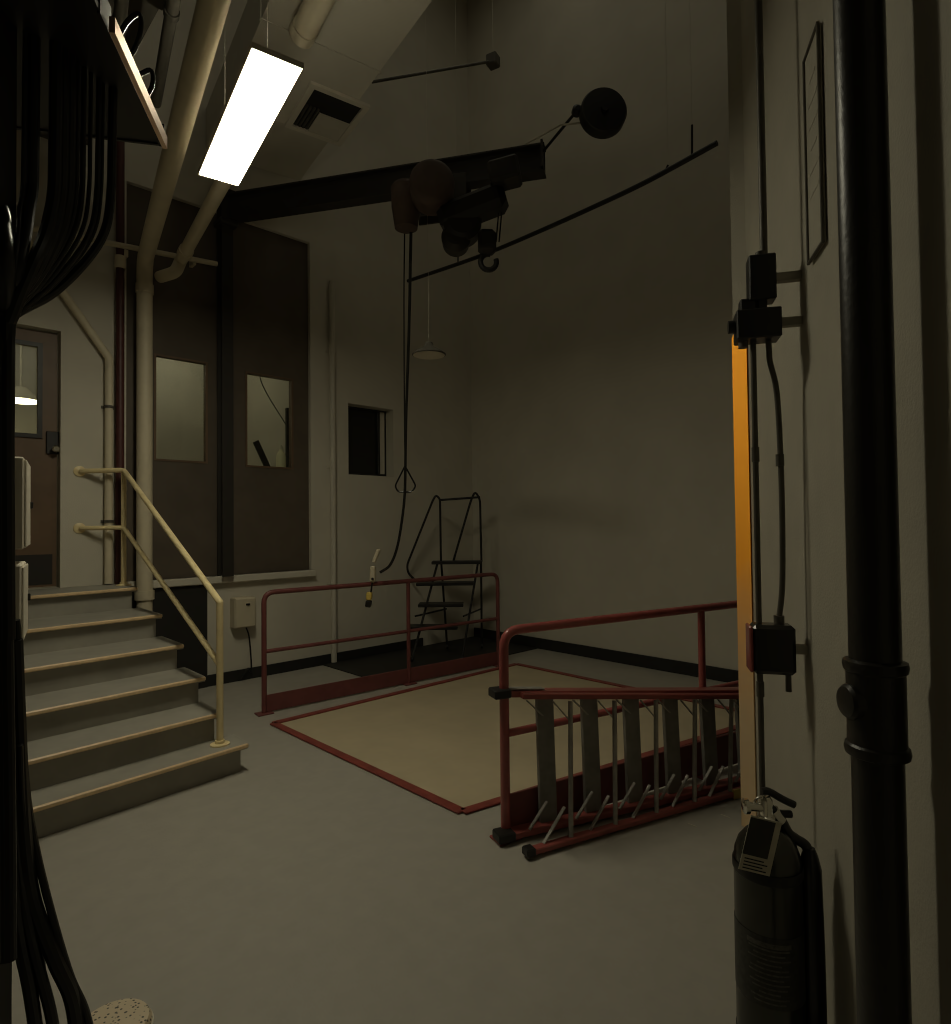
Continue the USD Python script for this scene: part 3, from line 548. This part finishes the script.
# ================================================================== RIGHT WALL FITTINGS
gl0, gl1 = E0+np.array([0, 0, 0]), E1; gd = (gl1-gl0)[:2]; gL = np.linalg.norm(gd); gd /= gL; gn = np.array([-gd[1], gd[0]])
if gn@(-_f[:2]) < 0: gn = -gn
gz = on_pl(744, 305, E0, (*gn, 0))[2]; gz1 = on_pl(736, 338, E0, (*gn, 0))[2]
def GD(u, off, z): return np.array([*(gl0[:2]+gd*u+gn*off), z])
gp = []
for off in (.0005, .012):
    gp += [GD(0, off, 0.001), GD(gL, off, 0.001), GD(gL, off, gz1), GD(0, off, gz)]
cg = single('corner_guard', trimesh.convex.convex_hull(np.array(gp)), mGold, 'bright orange guard strip on the end corner of the right wall, tan lower down', 'corner guard', smooth=20)
D4 = 2.12
def on_d(x, y, off): return on_wc(x, y, off)
# conduits: offset from the wall
def wpt(x, y, d):  # point at forward distance d
    return at(x, y, d)
def off_of(p): return (p-wall_c(1.))@wn
c1 = at(757, 500, D4); c2 = at(777, 480, D4); c3 = at(767, 130, D4)
lowb = at(772, 648, D4); topb = at(761, 280, D4); midb = at(757, 325, D4)
toR = wn*-1
fac = math.atan2(wdir[1], wdir[0])
def wbox(c, along, out, h, ch=.004): return box(c, (along, out, h), fac, ch)
def reach(c): return off_of(c)
def bracketed(c): return
t = Thing('switch_box', 'tall dark switch box at the top of the two conduits on the right wall', 'electrical box', tuple(topb))
t.part('box_body', wbox(topb, .07, .085, .155), mBlack); t.part('mount_bar', beam(topb, topb-wn*(off_of(topb)-.002), .03, .028, (0, 0, 1)), mWallC); t.part('hub_nut', cyl(topb+np.array([0, 0, .075]), topb+np.array([0, 0, .095]), .017), mConduit)
t = Thing('switch_box', 'black signal box with small protruding knobs just below the tall dark switch box', 'electrical box', tuple(midb))
t.part('box_body', wbox(midb+[0, 0, -.005], .09, .14, .10), mBlack)
t.part('neck', cat(wbox(midb+wn*-.015+[0, 0, .062], .05, .03, .05), wbox(midb+wn*.03+[0, 0, .062], .05, .05, .05)), mBlack)
t.part('side_knob', cyl(midb+wn*.068, midb+wn*.092, .022), mBlack); t.part('cable_gland', cyl(midb+wn*.045+[0, 0, -.075], midb+wn*.045+[0, 0, -.05], .016), mBrown)
t.part('mount_bar', beam(midb-wn*.06, midb-wn*(off_of(midb)-.002), .03, .028, (0, 0, 1)), mWallC)
c1t, c1b = at(753, 352, D4), at(763, 800, D4); c1x = (c1t+c1b)/2
t = Thing('conduit', 'left of the two grey conduits running down behind the lower red-edged box', 'conduit', tuple(c1x))
cA = np.array([c1x[0], c1x[1], 0]); t.part('conduit_run', cyl(cA+[0, 0, .02], cA+[0, 0, midb[2]-.05], .0095, 14), mConduit)
for z in (.30,):
    o = off_of(cA); t.part('standoff', beam(cA+[0, 0, z], cA-wn*(o-.001)+[0, 0, z], .02, .025, (0, 0, 1)), mWallC)
for z in (1.75, .95): t.part('coupling', cyl(cA+[0, 0, z], cA+[0, 0, z+.05], .0125, 14), mConduit)
t = Thing('conduit', 'right of the two grey conduits, bending into the top of the lower red-edged box', 'conduit', tuple(c2))
t.part('conduit_run', tube([at(768, 334, D4), at(769, 350, D4), at(770, 362, D4), at(777, 395, D4), at(781, 470, D4), at(782.5, 540, D4), at(782, 590, D4), at(778, 626, D4)], .0095, 12, smooth=True), mConduit)
q = at(780, 466, D4); t.part('coupling', cyl(q, q+[0, 0, .04], .0135, 14), mConduit)
q = at(779, 620, D4); t.part('gland', cyl(q-[0, 0, .02], q+[0, 0, .015], .017, 14), mConduit)
t = Thing('conduit', 'dark conduit rising from the tall switch box to the ceiling', 'conduit', tuple(topb))
q = at(764.5, 250, D4); q2 = at(762, 60, D4); cA = np.array([*((q+q2)/2)[:2], 0]); cA = np.array([*at(763.5, 240, D4)[:2], 0])
t.part('conduit_run', cyl(cA+[0, 0, topb[2]+.08], cA+[0, 0, 5.2], .0125, 14), mConduit)
for z in (4.6,): t.part('standoff', beam(cA+[0, 0, z], cA-wn*(off_of(cA)-.001)+[0, 0, z], .02, .025, (0, 0, 1)), mWallC)
t = Thing('pull_box', 'square black box with a red side edge on the lower conduits', 'electrical box', tuple(lowb))
ob = off_of(lowb)
t.part('box_body', wbox(lowb, .09, .135, .165, .012), mBlackG); t.part('red_face', wbox(lowb+wn*.071, .085, .012, .155, .004), mRed, label='red front plate')
t.part('mount_bar', beam(lowb-wn*.06, lowb-wn*(ob-.001), .04, .028, (0, 0, 1)), mWallC); 
q = lowb-wn*.045-wdir*.02; t.part('conduit_stub', cyl(q+[0, 0, -.14], q+[0, 0, -.08], .0095), mConduit)
# sign plate on the wall
sgc = on_wc(817.5, 147, .006); za = on_wc(812, 45, .006)[2]; zb = on_wc(820, 249, .006)[2]
sd0 = (on_wc(808, 147, .006)-wall_c(0))@wdir; sd1 = (on_wc(823, 147, .006)-wall_c(0))@wdir; sdc = (sd0+sd1)/2; sw = abs(sd0-sd1)
sg = Thing('wall_sign', 'narrow wall placard with a thin dark frame high on the right wall', 'sign', tuple(wall_c(0)+wdir*sdc+[0, 0, (za+zb)/2]))
cc = wall_c(0)+wdir*sdc; zc = (za+zb)/2; hh = za-zb
sg.part('plate', wbox(cc+wn*.006+[0, 0, zc], sw, .008, hh, .002), mWallC)
for u in (-1, 1): sg.part('frame_side', wbox(cc+wdir*u*(sw/2)+wn*.012+[0, 0, zc], .006, .010, hh+.01, .002), mConduit)
for u in (-1, 1): sg.part('frame_end', wbox(cc+wn*.012+[0, 0, zc+u*hh/2], sw, .010, .008, .002), mConduit)
for k in range(6): sg.part('printed_line', wbox(cc+wn*.0108+[0, 0, zc+hh/2-.1-.07*k], sw*(.6 if k % 3 else .4), .0012, .010, 0), mWallC)
# black drain pipe with clean-out
PD = 1.22
pp = at(871, 500, PD); pr_ = 26.5/620*PD*.86; pb = np.array([pp[0], pp[1], 0.])
dp = Thing('drain_pipe', 'thick black vertical pipe with a ribbed coupling close to the camera', 'pipe', tuple(pb))
dp.part('pipe_run', cyl(pb+[0, 0, .0], pb+[0, 0, 5.2], pr_, 40), mPipeK)
zt, zb_ = at(880, 664, PD)[2], at(880, 748, PD)[2]; zm = (zt+zb_)/2
dp.part('coupling', lathe([(pr_*1.02, zb_-.012), (pr_*1.22, zb_-.008), (pr_*1.26, zb_), (pr_*1.22, zb_+.010), (pr_*1.13, zb_+.014), (pr_*1.13, zt-.014), (pr_*1.22, zt-.010), (pr_*1.26, zt), (pr_*1.22, zt+.008), (pr_*1.02, zt+.012)], pb, n=44), mPipeK)
pl_ = -RT*1.0; pl_[2] = 0; pl_ = pl_/np.linalg.norm(pl_)
plug = pb+np.array([0, 0, (at(880, 700, PD))[2]])
dp.part('cleanout_plug', lathe([(.034, pr_*.8), (.034, pr_*1.22), (.029, pr_*1.36), (.016, pr_*1.44)], plug, pl_, 24), mPipeK)
# fire extinguisher
ED = 1.86
ep = at(768, 900, ED); eb = np.array([ep[0], ep[1], 0.]); er = .094
eh = at(768, 852, ED)[2]
fe = Thing('fire_extinguisher', 'dark metal fire extinguisher with a chrome valve and hanging tag on the floor', 'fire extinguisher', tuple(eb))
body = fe.part('cylinder', lathe([(er*.9, 0), (er, .015), (er, eh-.03), (er*.97, eh), (er*.86, eh+.03), (er*.66, eh+.055), (er*.4, eh+.072), (.03, eh+.085)], eb, n=48), mExt)
fe.part('bottom_ring', lathe([(er*1.02, 0), (er*1.02, .03)], eb, n=48), mBlack)
zl = eh-.20
fe.part('label_band', lathe([(er+.0012, zl-.20), (er+.0012, zl)], eb, n=48, closed=False), mat('dark_label', (.055, .055, .045), .5, vary=.3, scale=60))
def arc_text(z, w, h):  # printed bars bent round the cylinder, facing the camera
    a0 = math.atan2(-eb[1], -eb[0]); n = 8; v = []; f = []
    for i in range(n+1):
        a = a0-w/2+w*i/n
        for dz in (-h/2, h/2):
            v.append((eb[0]+math.cos(a)*(er+.0022), eb[1]+math.sin(a)*(er+.0022), z+dz))
    for i in range(n): f += [[2*i, 2*i+2, 2*i+3], [2*i, 2*i+3, 2*i+1]]
    return trimesh.Trimesh(np.array(v), np.array(f), process=False)
mPrint = mat('faded_print', (.16, .155, .13), .6, vary=.3, scale=90)
for k in range(13): fe.part('printed_line', arc_text(zl-.022-.0135*k, (1.3, 1.2, .9, 1.25, .7, 1.1, 1.2, .8, 1.15, 1.0, .6, 1.1, .9)[k], .005 if k else .014), mPrint)
zs = eh+.08
vt = eb+np.array([0, 0, zs])
lf = -_r.copy()        # left in the picture
valve = fe.part('valve_body', cat(lathe([(.026, 0), (.026, .025), (.019, .03), (.019, .075), (.012, .085)], vt), cyl(vt+[0, 0, .05], vt+lf*.055+[0, 0, .055], .013), lathe([(.012, 0), (.022, .004), (.022, .016), (.012, .02)], vt+lf*.05+[0, 0, .055], lf)), mChrome)
rt = _r.copy()
fw = -_f.copy(); fw[2] = 0; fw /= np.linalg.norm(fw)
fe.part('squeeze_lever', tube([vt-rt*.012+[0, 0, .10], vt+rt*.01+[0, 0, .098], vt+rt*.05+[0, 0, .075], vt+rt*.085+[0, 0, .058]], .011, 10, smooth=True), mBlack)
fe.part('carry_handle', tube([vt+[0, 0, .06], vt+rt*.035+[0, 0, .035], vt+rt*.075+[0, 0, .03]], .011, 10, smooth=True), mBlack)
hz = fe.part('hose', tube([vt+rt*.01+[0, 0, .05], vt+rt*.04+[0, 0, .02], vt+rt*.065+[0, 0, -.025], vt+rt*.09+[0, 0, -.045], vt+rt*.112+fw*.012+[0, 0, -.06], vt+rt*.118+fw*.02+[0, 0, -.10]], .015, 14, smooth=True), mBlackG)
fe.part('hose_nut', cyl(vt+rt*.018+[0, 0, .043], vt+rt*.042+[0, 0, .01], .019, 12), mChrome, parent=hz)
fe.part('discharge_horn', lathe([(.032, -.56), (.036, -.54), (.035, -.3), (.031, -.06), (.022, -.02), (.014, 0)], vt+rt*.118+fw*.02+[0, 0, -.06], n=28), mBlackG)
fe.part('strap', lathe([(er+.002, eh-.055), (er+.004, eh-.05), (er+.004, eh-.03), (er+.002, eh-.025)], eb, n=48, closed=False), mBlack)
fe.part('safety_pin', tube([vt+rt*.0+[0, 0, .09], vt-rt*.03+[0, 0, .075], vt-rt*.045+[0, 0, .04]], .003, 8, smooth=True), mChrome)
# tag
tu = -rt*.26+np.array([0, 0, -.0])
tc = vt+fw*(er+.012)-rt*.066+[0, 0, .0]
tx = rt*math.cos(-.25)+np.array([0, 0, 1])*math.sin(-.25); ty = np.cross(fw, tx); 
def tagq(x0, x1, y0, y1, o0, o1): return orient(bb(x0, x1, y0, y1, o0, o1), tc, tx, ty, fw)
tg = fe.part('inspection_tag', tagq(-.045, .045, -.085, .07, 0, .0015), mTag)
fe.part('dark_print', tagq(-.045, .028, -.04, .065, .0016, .0022), mTagD, parent=tg)
for k in range(4): fe.part('printed_line', tagq(-.036, .02+.012*(k % 2), -.052-.009*k, -.0485-.009*k, .0016, .0021), mInk, parent=tg)
# ================================================================== LEFT: RACK, TRAY, CABLES
RD = 1.25
rk = at(-21, 500, RD); rkb = np.array([rk[0], rk[1], 0])
rz = math.atan2(_f[1], _f[0])
rack = Thing('cable_rack', 'tall black steel rack upright at the left edge of the view', 'rack', tuple(rkb))
rack.part('upright', cat(box(rkb+[0, 0, 1.4], (.004, .05, 2.8), rz), box(rkb+_f*.03*[1, 1, 0]-_r*.025+[0, 0, 1.4], (.06, .004, 2.8), rz), box(rkb+_f*.03*[1, 1, 0]+_r*.025+[0, 0, 1.4], (.06, .004, 2.8), rz)), mBlack)
rk2 = rkb-_r*.55
rack.part('upright', cat(box(rk2+[0, 0, 1.4], (.004, .05, 2.8), rz), box(rk2+_f*.03*[1, 1, 0]+_r*.025+[0, 0, 1.4], (.06, .004, 2.8), rz)), mBlack)
for z in (.3, .9, 1.5, 2.1): rack.part('equipment_panel', box((rkb+rk2)/2+[0, 0, z], (.03, .50, .42), rz, .004), mBlackG)
rack.part('base', box((rkb+rk2)/2+[0, 0, .03], (.35, .66, .06), rz, .006), mBlack)
# overhead black box / tray seen from below
ta = at(165, 147, 1.75); tb = at(112, 30, 1.75); TZ = ta[2]
tbp = on_z(112, 30, TZ); tdir = (ta-tbp); tdir[2] = 0; tl = np.linalg.norm(tdir); tdir /= tl; tn = np.array([-tdir[1], tdir[0], 0])  # left
tray = Thing('cable_tray', 'black overhead cable tray with a bright pale metal side edge at the top left', 'cable tray', tuple(ta))
def TP(s, n, z=0.): return ta-tdir*s+tn*n+np.array([0, 0, z])
TL = 1.9
tray.part('tray_floor', prism(Polygon([TP(0, .01)[:2], TP(TL, .01)[:2], TP(TL, .62)[:2], TP(0, .62)[:2]]), TZ+.004, TZ+.02), mBlack)
tray.part('end_lip', beam(TP(.006, .0, .03), TP(.006, .62, .03), .008, .06), mBlack)
tray.part('side_wall', beam(TP(0, .62, .08), TP(TL, .62, .08), .008, .16), mBlack)
tray.part('side_wall', beam(TP(0, .012, .02), TP(tl*1.1, .012, .02), .006, .04), mBlack)
tray.part('bright_edge', beam(TP(0, 0, .012), TP(tl*1.0, 0, .012), .012, .035, np.array([0, 0, 1.])), mPinkMetal, label='pale pinkish metal edge catching the light')
for k in range(5): tray.part('rung', beam(TP(.2+.3*k, .02, .03), TP(.2+.3*k, .6, .03), .03, .02), mBlack)
for k, (s_, n_) in enumerate(((.4, .3), (1.3, .3))): tray.part('hanger_rod', cyl(TP(s_, n_, .02), (*TP(s_, n_)[:2], 4.62 if False else 5.2), .006, 8), mBlack)
bk = Thing('equipment_box', 'black equipment box lying in the overhead cable tray', 'box', tuple(TP(.5, .3, .1)))
bk.part('case', orient(box((0, 0, 0), (.62, .46, .22), 0, .01), TP(.45, .32, .16), -tdir, -tn, [0, 0, 1.]), mBlack)
bk.part('face_plate', orient(box((0, 0, 0), (.008, .44, .2), 0, .002), TP(.135, .32, .16), -tdir, -tn, [0, 0, 1.]), mBlackG)
for k in range(3): bk.part('connector', cyl(TP(.13, .16+.13*k, .16), TP(.105, .16+.13*k, .16), .014, 14), mChrome)
lp_ = [at(116, 42, 1.6), at(127, 22, 1.6), at(139, 14, 1.6), at(141, 28, 1.6), at(135, 48, 1.6), at(126, 62, 1.62), at(128, 80, 1.68), at(150, 70, 1.72), at(152, 86, 1.72), at(143, 100, 1.73)]
single('cable_loop', tube(lp_, .006, 10, smooth=True), mBlackG, 'thin black wire loop sticking up behind the bright tray edge', 'cable')
# cables dropping from the tray and sweeping to the rack
starts = [(112, .010, 'outermost black cable on the right of the bundle dropping from the overhead tray'), (102, .0045, None), (98, .006, None), (90, .0045, None), (83, .006, None), (77, .0055, None), (69, .013, None), (62, .013, None), (55, .013, 'thick black cable on the left of the bundle, beside the gap near the rack'), (33, .012, 'black cable hanging alone in the gap between the bundle and the rack'), (24, .005, None), (5, .015, 'black cable dropping closest to the rack upright')]
for i, (x, cr, lab) in enumerate(starts):
    d = 1.52-.018*i
    sag = (112-x)*.42
    end_x = 8-(i % 4)*2.2; end_y = 322-sag*.55+5*(i % 3)
    pts = [at(x+1, 100, d), at(x, 150, d), at(x-1, 190, d), at(x-4-.02*x, 228-sag*.5, d-.02), at(x*.80-1, 258-sag*.75, d-.05), at(x*.46+3, 292-sag*.75, d-.11), at(end_x+5, end_y-6, 1.31-.004*i), at(end_x, end_y+16, 1.28), at(end_x-1, 420, 1.25-.006*(i % 3)), at(end_x, 640, 1.25-.006*(i % 3))]
    if i % 3 == 0: pts += [at(end_x+2, 800, 1.24), at(end_x+3, 960, 1.22)]
    if pts[0][2] < TZ: pts[0][2] = TZ+.03
    single('black_cable', tube(pts, cr, 10, smooth=True), mCable, lab or 'black cable in the bundle dropping from the overhead tray and curving to the rack', 'cable', 'black cables sweeping from the tray to the rack')
# loose cables low on the left
loose = [([(16, 620), (20, 700), (26, 790), (36, 850), (52, 915), (70, 975), (86, 1012), (96, 1060)], .008), ([(14, 640), (19, 760), (24, 840), (33, 900), (55, 960), (72, 1000), (80, 1060)], .016),
         ([(20, 745), (22, 800), (27, 850), (30, 890), (41, 945), (43, 970), (52, 1040)], .006), ([(10, 650), (14, 800), (20, 880), (34, 950), (50, 1010), (58, 1060)], .012), ([(6, 700), (10, 850), (18, 930), (30, 990), (40, 1060)], .014)]
names = ['thin black cable bowing farthest out to the right from the rack foot', 'thickest black hose curving down from the rack to the floor', 'thinnest black wire kinked beside the thick hose', 'black cable curving inside the thick hose near the rack foot', 'black cable lying closest to the rack foot']
for (q, r_), lb in zip(loose, names):
    pts = [at(x, y, 1.30+.02*k) for k, (x, y) in enumerate(q)]
    single('loose_cable', tube(pts, r_, 10, smooth=True), mCable, lb, 'cable')
# pale boxes on the dark left side, behind the rack
cdir = LD(-.55, .835); cdir /= np.linalg.norm(cdir)
cn = np.array([cdir[1], -cdir[0], 0])
CD = 2.75
def cab(name, label, xa, xb, ya, yb, dd):
    c1_ = at(xb, (ya+yb)/2, dd); z1 = at(xb, ya, dd)[2]; z0 = at(xb, yb, dd)[2]; L = .34
    cc_ = np.array([*(c1_-cdir*L/2-cn*.05)[:2], (z0+z1)/2])
    t = Thing(name, label, 'cabinet', tuple(cc_)); a_ = math.atan2(cdir[1], cdir[0])
    t.part('case', box(cc_, (L, .10, z1-z0), a_, .006), mWhite); t.part('door_panel', box(cc_+cn*.054, (L-.02, .008, z1-z0-.02), a_, .003), mWhite); t.part('latch', box(cc_+cn*.062+cdir*(L/2-.03), (.02, .012, .03), a_, .003), mBlack)
    return cc_, z0, z1
k1 = cab('white_cabinet', 'upper of two narrow white metal boxes beside the stairs, behind the rack', 19, 28.5, 464, 547, CD)
k2 = cab('white_cabinet', 'lower of two narrow white metal boxes beside the stairs, behind the rack', 15, 26, 561, 632, CD)
stz = Thing('cabinet_stand', 'dark post and back plate carrying the two narrow white boxes', 'stand', (k1[0][0], k1[0][1], 0))
a_ = math.atan2(cdir[1], cdir[0]); q = np.array([k1[0][0], k1[0][1], 0])-cn*.075-cdir*.06
stz.part('post', box(q+[0, 0, (k1[2])/2], (.05, .04, k1[2]), a_), mBlack); stz.part('foot_plate', box(q+[0, 0, .006], (.2, .16, .012), a_), mBlack)
# perforated canister at bottom left
pcn = at(112, 1022, 1.66); pcb = np.array([pcn[0], pcn[1], 0]); ph = pcn[2]
pf = Thing('perforated_canister', 'pale round perforated canister at the bottom left by the cables', 'canister', tuple(pcb))
pf.part('drum', lathe([(.094, 0), (.096, ph-.03), (.096, ph-.018), (.088, ph-.004), (.065, ph+.001)], pcb, n=40), mPerf)
pf.part('bottom_rim', lathe([(.099, 0), (.099, .018)], pcb, n=40), mWhite); pf.part('top_rim', ring(pcb+[0, 0, ph-.026], .096, .004, (0, 0, 1), 40), mWhite)
# scuffs of white tape on the floor by the ladder
for (x, y, rz_), lb in (((692, 825, .9), 'tiny white tape scrap on the floor left of the ladder end'), ((725, 816, .9), 'tiny white tape scrap on the floor nearest the orange corner strip')):
    q = on_z(x, y, .001); single('tape_scrap', box((q[0], q[1], .0012), (.05, .008, .0012), rz_+.6), mTag, lb, 'tape')
